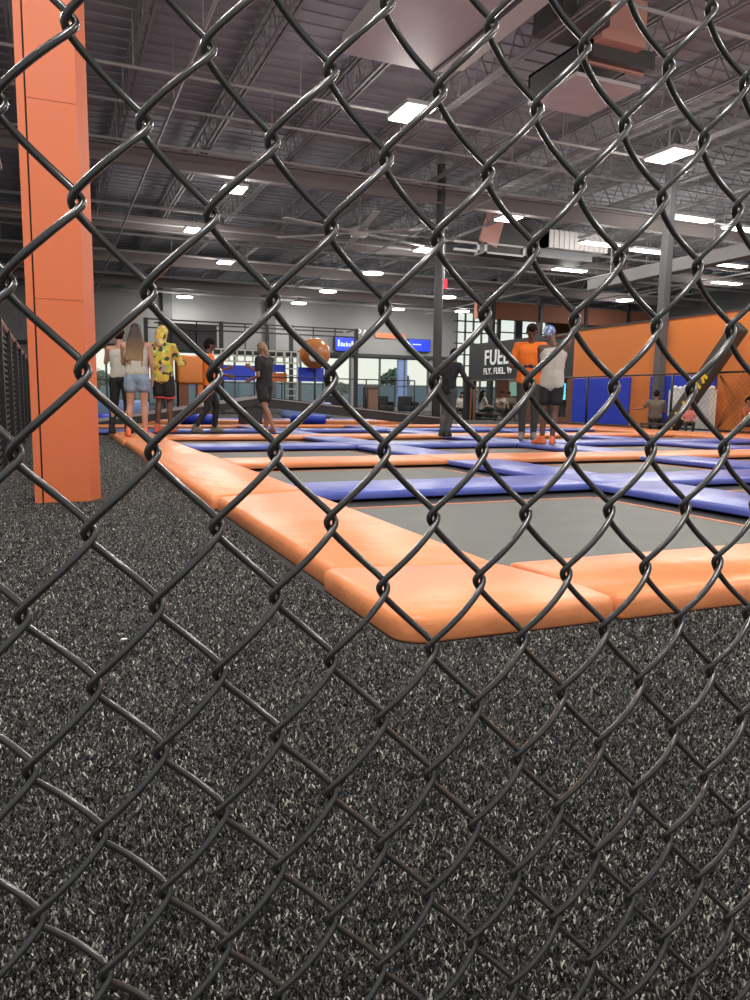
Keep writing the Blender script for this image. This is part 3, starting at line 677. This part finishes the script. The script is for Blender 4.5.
def person(loc, H, face, lab, J, skin, cloth, hair, vox=.009):
    """face: degrees clockwise from looking straight away from the viewer's spot"""
    base = -math.atan2(loc[0], loc[1]); rz = base - math.radians(face)
    root = empty('person', loc, rz, lab, 'person')
    D = dict(head=V(0, .012, .932), neck=V(0, -.005, .86), chest=V(0, 0, .755), waist=V(0, 0, .63), pelvis=V(0, 0, .53))
    for s, k in ((-1, 'L'), (1, 'R')):
        D['sh' + k] = V(s * .108, -.005, .812); D['el' + k] = V(s * .135, -.015, .635); D['wr' + k] = V(s * .14, .03, .485)
        D['hip' + k] = V(s * .052, 0, .52); D['kn' + k] = V(s * .058, .012, .285); D['an' + k] = V(s * .06, -.012, .042); D['toe' + k] = V(s * .066, .088, .018)
    D.update({k: V(*v) for k, v in J.items()})
    for k in D: D[k] = D[k] * H
    S = H
    f = cloth.get('build', 1.0)
    # body
    bm = bmesh.new()
    hd = D['head']; up = (hd - D['neck']).normalized(); fw = cloth.get('look', V(0, 1, 0)); fw = (fw - up * fw.dot(up)).normalized(); sd = fw.cross(up).normalized()
    hull(bm, [(hd + up * .022 * S, .046 * S), (hd + up * .012 * S - fw * .014 * S, .046 * S), (hd - up * .03 * S + fw * .018 * S, .026 * S), (hd - up * .052 * S + fw * .024 * S, .014 * S)])
    hull(bm, [(hd + fw * .046 * S + up * .004 * S, .006 * S), (hd + fw * .058 * S - up * .014 * S, .007 * S)])     # nose
    hull(bm, [(hd + fw * .044 * S - up * .030 * S + sd * .010 * S, .0055 * S), (hd + fw * .044 * S - up * .030 * S - sd * .010 * S, .0055 * S)])   # lips
    for s in (-1, 1):
        hull(bm, [(hd + sd * s * .046 * S + up * .006 * S, .007 * S), (hd + sd * s * .045 * S - up * .012 * S, .005 * S)])  # ears
    hull(bm, [(D['neck'] + V(0, 0, -.03 * S), .032 * S * f), (hd - up * .03 * S - fw * .005 * S, .028 * S)])
    hull(bm, [(D['shL'], .03 * S * f), (D['shR'], .03 * S * f), (D['chest'] + V(-.05 * S, .01 * S, 0), .055 * S * f), (D['chest'] + V(.05 * S, .01 * S, 0), .055 * S * f)])
    hull(bm, [(D['chest'] + V(-.045 * S, 0, 0), .056 * S * f), (D['chest'] + V(.045 * S, 0, 0), .056 * S * f), (D['waist'] + V(-.03 * S, 0, 0), .05 * S * f), (D['waist'] + V(.03 * S, 0, 0), .05 * S * f)])
    hull(bm, [(D['waist'] + V(-.03 * S, 0, 0), .05 * S * f), (D['waist'] + V(.03 * S, 0, 0), .05 * S * f), (D['hipL'] + V(0, 0, .0), .052 * S * f), (D['hipR'], .052 * S * f)])
    for k, s in (('L', -1), ('R', 1)):
        hull(bm, [(D['sh' + k], .029 * S), (D['el' + k], .021 * S)]); hull(bm, [(D['el' + k], .021 * S), (D['wr' + k], .0145 * S)])
        hull(bm, [(D['hip' + k], .050 * S * f), (D['kn' + k], .030 * S)])
        ca = D['kn' + k].lerp(D['an' + k], .3) + V(0, -.008 * S, 0)
        hull(bm, [(D['kn' + k], .029 * S), (ca, .031 * S)]); hull(bm, [(ca, .031 * S), (D['an' + k], .018 * S)])
        an = D['an' + k]; toe = D['toe' + k]; heel = an + (an - toe).normalized() * .022 * S; heel.z = max(.018 * S, an.z - .028 * S)
        hull(bm, [(an, .019 * S), (heel, .017 * S), (an.lerp(toe, .6), .020 * S)]); hull(bm, [(an.lerp(toe, .5), .021 * S), (toe, .014 * S)])
        # hand with five separate fingers
        w = D['wr' + k]; dr = (w - D['el' + k]).normalized(); hint = V(0, 1, 0) if abs(dr.y) < .8 else V(0, 0, 1)
        side = (hint - dr * hint.dot(dr)).normalized(); nrm = dr.cross(side).normalized() * (-s if hint.y else s)
        k1 = w + dr * .042 * S
        hull(bm, [(w, .0125 * S), (k1 + side * .016 * S, .0095 * S), (k1 - side * .016 * S, .0085 * S)])
        for q, ln in zip((1.5, .5, -.5, -1.5), (.036, .042, .039, .030)):
            a = k1 + side * q * .0118 * S; b = a + (dr + nrm * .25 + side * q * .07) * ln * .55 * S; c = b + (dr + nrm * .8) .normalized() * ln * .5 * S
            hull(bm, [(a, .0056 * S), (b, .0052 * S)], 1); hull(bm, [(b, .0052 * S), (c, .0044 * S)], 1)
        a = w + dr * .012 * S + side * .011 * S; b = a + (dr * .6 + side * .8 + nrm * .2).normalized() * .026 * S; c = b + (dr * .9 + side * .3 + nrm * .3).normalized() * .022 * S
        hull(bm, [(a, .0075 * S), (b, .0065 * S)], 1); hull(bm, [(b, .0065 * S), (c, .005 * S)], 1)
    o = link('body', remesh(bm, vox, 2), skin, root)
    for s in (-1, 1):
        bm = bmesh.new(); bmesh.ops.create_icosphere(bm, subdivisions=2, radius=.0075 * S, matrix=Matrix.Translation(hd + fw * .0495 * S + sd * s * .018 * S + up * .006 * S)); obj('eye', bm, M['eye'], root, True)
    # garments
    def limb(bm, a, b, ra, rb, t0=0, t1=1): hull(bm, [(D[a].lerp(D[b], t0), ra * S), (D[a].lerp(D[b], t1), rb * S)])
    if 'top' in cloth:
        bm = bmesh.new(); g = .008 * S; lo = cloth.get('hem', .0)
        wl = cloth.get('loose', 0) * S
        hull(bm, [(D['chest'] + V(-.048 * S, .005 * S, 0), .056 * S * f + g + wl), (D['chest'] + V(.048 * S, .005 * S, 0), .056 * S * f + g + wl), (D['waist'] + V(-.03 * S, 0, 0), .052 * S * f + g + wl), (D['waist'] + V(.03 * S, 0, 0), .052 * S * f + g + wl)])
        if cloth.get('sleeve', 'short') != 'none':
            hull(bm, [(D['shL'], .03 * S * f + g), (D['shR'], .03 * S * f + g), (D['chest'] + V(-.05 * S, .005 * S, 0), .055 * S * f + g), (D['chest'] + V(.05 * S, .005 * S, 0), .055 * S * f + g)])
        else:
            hull(bm, [(D['shL'].lerp(D['shR'], .16) + V(0, 0, -.0 * S), .02 * S * f + g), (D['shL'].lerp(D['shR'], .84), .02 * S * f + g), (D['chest'] + V(-.05 * S, .005 * S, 0), .055 * S * f + g), (D['chest'] + V(.05 * S, .005 * S, 0), .055 * S * f + g)])
        hull(bm, [(D['waist'] + V(-.03 * S, 0, 0), .052 * S * f + g + wl), (D['waist'] + V(.03 * S, 0, 0), .052 * S * f + g + wl), (D['pelvis'] + V(-.045 * S, 0, (.02 - lo) * S), .05 * S * f + g + wl), (D['pelvis'] + V(.045 * S, 0, (.02 - lo) * S), .05 * S * f + g + wl)])
        sl = cloth.get('sleeve', 'short')
        for k in 'LR':
            if sl == 'short': limb(bm, 'sh' + k, 'el' + k, .037 * f, .036, 0, .62)
            if sl == 'long':
                limb(bm, 'sh' + k, 'el' + k, .036 * f, .031); limb(bm, 'el' + k, 'wr' + k, .031, .022, 0, .95)
        if cloth.get('hood'):
            hull(bm, [(hd + up * .026 * S - fw * .006 * S, .056 * S), (hd - fw * .022 * S - up * .01 * S, .052 * S), (D['neck'] - fw * .02 * S - up * .02 * S, .05 * S)])
        link(cloth.get('topname', 'shirt'), remesh(bm, .011, 2, .006), cloth['top'], root)
    if 'bottom' in cloth:
        bm = bmesh.new(); g = .007; ln = cloth.get('leg', 1.0)
        hull(bm, [(D['pelvis'] + V(-.035 * S, 0, .04 * S), .052 * S * f), (D['pelvis'] + V(.035 * S, 0, .04 * S), .052 * S * f), (D['hipL'], (.052 * f + g) * S), (D['hipR'], (.052 * f + g) * S)])
        for k in 'LR':
            if ln >= 1:
                limb(bm, 'hip' + k, 'kn' + k, .053 * f + g, .036 + g * .8); limb(bm, 'kn' + k, 'an' + k, .037 + g * .5, .028, 0, .93)
            else: limb(bm, 'hip' + k, 'kn' + k, .053 * f + g, (.053 * f + g) * (1 - .18 * ln) + .004, 0, ln)
        link(cloth.get('botname', 'trousers'), remesh(bm, .011, 2, .005, 5), cloth['bottom'], root)
        if cloth.get('trim') and ln < 1:
            for k in 'LR':
                a = D['hip' + k].lerp(D['kn' + k], ln + .13); b = D['hip' + k].lerp(D['kn' + k], ln + .2)
                obj('hem_trim', tube(bmesh.new(), a, b, .056 * S * f, 16), cloth['trim'], root, True)
    for k in 'LR':
        an = D['an' + k]; toe = D['toe' + k]; dv = (toe - an).normalized()
        if cloth.get('socks') or cloth.get('shoes'):
            bm = bmesh.new(); e = .007 if cloth.get('socks') else .011
            heel = an - dv * .026 * S; heel.z = max((.016 + e * .6) * S, an.z - .028 * S)
            hull(bm, [(an + V(0, 0, .03 * S), (.018 + e * .6) * S), (heel, (.016 + e * .6) * S), (an.lerp(toe, .5), (.021 + e * .6) * S)])
            hull(bm, [(an.lerp(toe, .4), (.020 + e * .6) * S), (toe, (.014 + e * .7) * S), (heel, (.015 + e * .6) * S)])
            link('sock' if cloth.get('socks') else 'shoe', remesh(bm, .008, 2), cloth.get('socks') or cloth['shoes'], root)
    # hair
    if hair:
        kind, hm = hair; bm = bmesh.new()
        if kind != 'cap':
            hull(bm, [(hd + up * .030 * S - fw * .010 * S, .050 * S), (hd - fw * .022 * S + up * .002 * S, .046 * S)])
            hull(bm, [(hd + up * .044 * S + fw * .016 * S, .034 * S), (hd + up * .034 * S - fw * .01 * S, .046 * S)])
        if kind == 'afro': hull(bm, [(hd + up * .042 * S - fw * .006 * S, .053 * S), (hd + up * .02 * S - fw * .026 * S, .046 * S)])
        if kind == 'long':
            b0 = hd - fw * .03 * S; 
            hull(bm, [(b0, .050 * S), (b0 + V(-.038 * S, -.012 * S, -.10 * S), .042 * S), (b0 + V(.036 * S, -.012 * S, -.10 * S), .042 * S)])
            hull(bm, [(b0 + V(-.042 * S, -.014 * S, -.10 * S), .038 * S), (b0 + V(.036 * S, -.014 * S, -.10 * S), .040 * S), (b0 + V(-.072 * S, -.022 * S, -.25 * S), .028 * S), (b0 + V(.04 * S, -.022 * S, -.25 * S), .028 * S)])
            for q in range(7):
                x = (-.06 + .018 * q) * S; hull(bm, [(b0 + V(x * .8, -.03 * S, -.16 * S), .016 * S), (b0 + V(x, -.035 * S, (-.29 - .02 * math.sin(q * 2.3)) * S), .010 * S)], 1)
        if kind == 'bun': hull(bm, [(hd + up * .062 * S - fw * .03 * S, .026 * S), (hd + up * .05 * S - fw * .02 * S, .03 * S)])
        if kind == 'pony': hull(bm, [(hd - fw * .04 * S, .03 * S), (hd - fw * .05 * S - up * .10 * S, .018 * S)])
        if kind == 'cap': hull(bm, [(hd + up * .030 * S - fw * .004 * S, .0515 * S), (hd + up * .008 * S - fw * .026 * S, .045 * S), (hd + up * .020 * S + fw * .02 * S, .036 * S)])
        link('cap' if kind == 'cap' else 'hair', remesh(bm, .009, 2, .004), hm, root)
    return root, D, rz
M['eye'] = mat('eye_dark', (.02, .015, .012), .3)
tan = mat('tan_skin', (.47, .24, .155), .55, var=(.50, .26, .17), scale=4); brown = mat('brown_skin', (.13, .06, .04), .5, var=(.15, .07, .045), scale=4); mid = mat('mid_brown_skin', (.26, .13, .085), .5)
hair_dark = mat('dark_hair', (.012, .009, .008), .85, bump=.3, bscale=60, spec=.15)
def ombre():
    X = mat('brown_blonde_hair', (.1, .06, .035), .5, bump=.5, bscale=70); nt = X.node_tree; N = nt.nodes; L = nt.links
    tc = N.new('ShaderNodeTexCoord'); sp = N.new('ShaderNodeSeparateXYZ'); cr = N.new('ShaderNodeValToRGB'); mr = N.new('ShaderNodeMapRange')
    mr.inputs['From Min'].default_value = .95; mr.inputs['From Max'].default_value = 1.45
    L.new(tc.outputs['Object'], sp.inputs[0]); L.new(sp.outputs['Z'], mr.inputs['Value']); L.new(mr.outputs[0], cr.inputs['Fac'])
    e = cr.color_ramp.elements; e[0].color = (.38, .24, .11, 1); e[1].color = (.05, .032, .022, 1); L.new(cr.outputs['Color'], N['Principled BSDF'].inputs['Base Color']); return X
def patterned(name, cols, scale):
    X = mat(name, cols[0], .7); nt = X.node_tree; N = nt.nodes; L = nt.links
    tc = N.new('ShaderNodeTexCoord'); vo = N.new('ShaderNodeTexVoronoi'); vo.inputs['Scale'].default_value = scale; L.new(tc.outputs['Object'], vo.inputs['Vector'])
    nz = N.new('ShaderNodeTexNoise'); nz.inputs['Scale'].default_value = scale * .6; L.new(tc.outputs['Object'], nz.inputs['Vector'])
    sp = N.new('ShaderNodeSeparateColor'); L.new(vo.outputs['Color'], sp.inputs[0])
    cr = N.new('ShaderNodeValToRGB'); cr.color_ramp.interpolation = 'CONSTANT'
    el = cr.color_ramp.elements; n = len(cols)
    el[0].position = 0; el[0].color = (*cols[0], 1); el[1].position = 1 / n; el[1].color = (*cols[1], 1)
    for k in range(2, n): x = el.new(k / n); x.color = (*cols[k], 1)
    L.new(sp.outputs['Red'], cr.inputs['Fac']); L.new(cr.outputs['Color'], N['Principled BSDF'].inputs['Base Color']); return X
osock = mat('orange_grip_sock', (.75, .17, .07), .7); tee_o = mat('orange_tee', (.85, .17, .012), .75); blackc = mat('black_cotton', (.014, .014, .016), .8); denim = mat('light_denim', (.17, .24, .34), .85, var=(.26, .33, .42), scale=14)
wht = mat('white_cotton', (.50, .48, .42), .8); darkp = mat('dark_trousers', (.045, .043, .034), .85); greyp = mat('grey_trousers', (.075, .08, .085), .85); shoe = mat('grey_sneaker', (.17, .15, .13), .7); greyshirt = mat('olive_grey_shirt', (.12, .105, .085), .85)
Z = .085
person((.97, 12.35, Z), 1.60, 20, 'person half hidden behind long-haired girl, dark hair and black leggings', dict(wrL=(-.11, .13, .80), elL=(-.15, .03, .68), knL=(-.08, .03, .285), anL=(-.10, -.01, .045), toeL=(-.11, .085, .018)),
       tan, dict(top=wht, sleeve='none', bottom=blackc, shoes=blackc), ('bun', hair_dark))
person((1.12, 11.4, Z), 1.60, 4, 'girl with long brown-to-blonde hair, white tank and denim shorts, seen from behind', dict(elR=(.135, .0, .64), wrR=(.13, .055, .50), knL=(-.065, .01, .285), anL=(-.085, -.012, .042), toeL=(-.11, .075, .018), elL=(-.12, .06, .66), wrL=(-.05, .11, .62)),
       tan, dict(top=wht, sleeve='none', hem=-.02, bottom=denim, botname='denim_shorts', leg=.34, socks=osock, build=1.05), ('long', ombre()))
hood = patterned('yellow_print_fleece', [(.72, .50, .06), (.66, .42, .05), (.05, .05, .04), (.30, .48, .08), (.74, .62, .2), (.45, .3, .25), (.75, .55, .08)], 19)
person((1.64, 12.6, Z), 1.69, 28, 'person in a yellow patterned hoodie with hood up and black shorts', dict(elR=(.15, .07, .65), wrR=(.11, .20, .665), elL=(-.14, .05, .64), wrL=(-.06, .15, .63), knL=(-.045, .0, .285), anL=(-.05, -.04, .045), toeL=(-.055, .06, .018), knR=(.05, .03, .285), anR=(.05, .03, .042), toeR=(.055, .13, .018)),
       brown, dict(top=hood, topname='hoodie', sleeve='long', hem=.035, hood=True, loose=.006, bottom=blackc, botname='shorts', leg=.62, trim=mat('red_hem', (.55, .06, .05), .7), socks=osock, look=V(.5, 1, 0)), None)
person((2.44, 12.93, Z - .02), 1.56, 78, 'boy in an orange tee and black trousers walking in profile', dict(hipL=(-.045, 0, .52), hipR=(.045, 0, .52), knR=(.05, -.03, .29), anR=(.05, -.17, .055), toeR=(.05, -.09, .018), knL=(-.05, .09, .29), anL=(-.05, .06, .042), toeL=(-.05, .155, .018), elL=(-.12, .08, .66), wrL=(-.09, .21, .70), elR=(.13, .05, .65), wrR=(.11, .17, .62)),
       brown, dict(top=tee_o, hem=.03, loose=.004, bottom=blackc, shoes=shoe), ('afro', hair_dark))
person((3.28, 12.5, Z), 1.50, -50, 'barefoot person in black tee and shorts reaching out toward the boy in orange', dict(head=(0, .03, .935), elR=(.13, .13, .66), wrR=(.09, .28, .735), elL=(-.135, -.03, .63), wrL=(-.09, .13, .585), knR=(.05, .03, .285), anR=(.05, .02, .042), toeR=(.055, .11, .018), knL=(-.05, -.05, .29), anL=(-.05, -.17, .06), toeL=(-.05, -.09, .018)),
       mid, dict(top=blackc, hem=.03, loose=.004, bottom=blackc, botname='shorts', leg=.58, build=1.12), ('pony', mat('light_brown_hair', (.30, .19, .11), .6)))
person((5.87, 10.8, Z), 1.42, 25, 'person in long-sleeved black top and grey trousers, arm held out to the side', dict(head=(.03, .07, .925), neck=(.025, .03, .865), chest=(.02, .0, .765), waist=(0, -.01, .64), shL=(-.09, .0, .815), shR=(.13, .0, .80), elR=(.20, .02, .65), wrR=(.29, .07, .55), elL=(-.13, .08, .68), wrL=(-.05, .17, .70), knL=(-.05, .03, .285), anL=(-.06, -.04, .042), toeL=(-.06, .055, .018), knR=(.03, .05, .285), anR=(-.0, -.01, .042), toeR=(.0, .085, .018)),
       brown, dict(top=blackc, sleeve='long', hem=.03, bottom=greyp, shoes=darkp), ('short', hair_dark))
r7, D7, z7 = person((6.56, 9.55, Z), 1.72, 176, 'man in orange tee and dark trousers looking down at his hands', dict(head=(0, .035, .925), elR=(.16, .01, .64), wrR=(.05, .15, .635), elL=(-.16, .01, .64), wrL=(-.03, .15, .63), knL=(-.055, .012, .285), anL=(-.05, -.012, .042), toeL=(-.065, .08, .018), knR=(.055, .012, .285), anR=(.05, -.012, .042), toeR=(.065, .08, .018)),
       brown, dict(top=tee_o, hem=.03, loose=.010, build=1.08, bottom=darkp, shoes=shoe, look=V(0, 1, -.35)), ('short', hair_dark))
person((6.20, 8.5, Z), 1.60, 12, 'man in white tank, black shorts and blue-white cap, forearm raised to his head', dict(head=(-.035, .02, .93), elR=(.13, .10, .93), wrR=(-.04, .12, .90), shR=(.108, .0, .83), elL=(-.12, .06, .66), wrL=(-.10, .15, .60), knL=(-.06, .01, .285), anL=(-.065, -.0, .042), toeL=(-.15, .035, .018), knR=(.035, .01, .285), anR=(.02, .0, .042), toeR=(.02, .09, .018)),
       brown, dict(top=wht, topname='tank_top', sleeve='none', hem=.04, loose=.008, build=.90, bottom=blackc, botname='shorts', leg=.62, socks=osock), ('cap', patterned('blue_white_cap_print', [(.5, .55, .62), (.06, .12, .4), (.55, .6, .65), (.1, .2, .5)], 30)))
# seated people
def seat(loc, rz, lab, hgt=.32, w=.5):
    t = empty('bench', loc, rz, lab, 'bench'); obj('bench_seat', B(-w, w, -.18, .18, hgt - .05, hgt), M['table'], t)
    for s in (-1, 1): obj('leg', B(*sorted((s * w * .85, s * w * .75)), -.15, .15, 0, hgt - .05), M['frame'], t)
def seated(loc, H, face, lab, skin, cloth, hair, arms={}):
    J = dict(head=(0, .02, .60), neck=(0, 0, .53), chest=(0, 0, .425), waist=(0, 0, .30), pelvis=(0, 0, .235))
    for s, k in ((-1, 'L'), (1, 'R')):
        J['sh' + k] = (s * .105, 0, .48); J['el' + k] = (s * .14, .06, .33); J['wr' + k] = (s * .08, .18, .30); J['hip' + k] = (s * .055, .01, .235)
        J['kn' + k] = (s * .075, .23, .25); J['an' + k] = (s * .07, .2, .045); J['toe' + k] = (s * .075, .29, .02)
    J.update(arms); return person(loc, H, face, lab, J, skin, cloth, hair, .012)
seat((12.92, 13.75, 0), -.7, 'low dark bench under the seated person in olive grey', .215, .28)
seated((12.95, 13.7, 0), 1.45, 0, 'person in olive grey shirt seated beyond the court, seen from behind', mid, dict(top=greyshirt, hem=0, bottom=darkp, shoes=darkp, build=1.1), ('short', hair_dark), dict(elL=(-.2, .03, .38), wrL=(-.3, .1, .37)))
for (x, y, H_, fc, lab, tp, bt, hr) in ((14.35, 25.3, 1.5, 190, 'seated person in white top and dark trousers beside the thick black post', wht, darkp, 'long'), (14.4, 23.9, 1.6, 60, 'seated person in white with dark long hair, turned away in the cafe', wht, blackc, 'long'),
        (14.45, 22.7, 1.55, 150, 'seated person in a mottled tan shirt in the cafe by the brown post', patterned('mottled_tan_print', [(.3, .2, .15), (.5, .4, .3), (.1, .1, .1)], 12), darkp, 'short'), (15.6, 24.0, 1.55, 180, 'seated person in dark clothes deep inside the cafe', greyshirt, blackc, 'short')):
    seat((x, y, 0), -math.atan2(x, y) - math.radians(fc), 'dark cafe bench under the ' + {25.3: 'seated person in white top beside the thick post', 23.9: 'seated long-haired person turned away', 22.7: 'seated person in mottled tan shirt', 24.0: 'dark-clothed person deep inside'}[y], .235 * H_ - .085 * H_, .3)
    seated((x, y, 0), H_, fc, lab, mid if tp is not wht else tan, dict(top=tp, bottom=bt, shoes=blackc), (hr, hair_dark))
seated((13.0, 12.75, -.0), 1.02, 170, 'small child in pink sitting on the floor by the white machine', tan, dict(top=mat('pink_tee', (.6, .2, .18), .8), bottom=darkp, shoes=shoe), ('short', hair_dark))
seated((12.98, 11.2, -.0), 1.22, 120, 'child with curly dark hair sitting at the right edge by the net', mid, dict(top=mat('rust_tee', (.35, .1, .04), .8), bottom=darkp, shoes=shoe), ('afro', hair_dark))

make_turf()
# ------------------------------------------------------------------ world and light
W = bpy.data.worlds.new('world'); bpy.context.scene.world = W; W.use_nodes = True
nt = W.node_tree; N = nt.nodes; L = nt.links; bg = N['Background']; bg.inputs['Strength'].default_value = 1.0
tc = N.new('ShaderNodeTexCoord'); sp = N.new('ShaderNodeSeparateXYZ'); cr = N.new('ShaderNodeValToRGB')
L.new(tc.outputs['Generated'], sp.inputs[0]); L.new(sp.outputs['Z'], cr.inputs['Fac'])
e = cr.color_ramp.elements; e[0].position = 0; e[0].color = (1.0, .96, .86, 1); e[1].position = .2; e[1].color = (.80, .88, .95, 1)
mr = N.new('ShaderNodeMapRange'); mr.inputs['From Min'].default_value = -.4; mr.inputs['From Max'].default_value = .5; mr.inputs['To Min'].default_value = .55; mr.inputs['To Max'].default_value = 1.15
L.new(sp.outputs['Y'], mr.inputs['Value']); L.new(mr.outputs[0], bg.inputs['Strength'])
L.new(cr.outputs['Color'], bg.inputs['Color'])
sc = bpy.context.scene
sc.view_settings.view_transform = 'Standard'; sc.view_settings.look = 'None'; sc.view_settings.exposure = 0.0
sc.cycles.use_denoising = True
sc.cycles.max_bounces = 5; sc.cycles.sample_clamp_indirect = 4
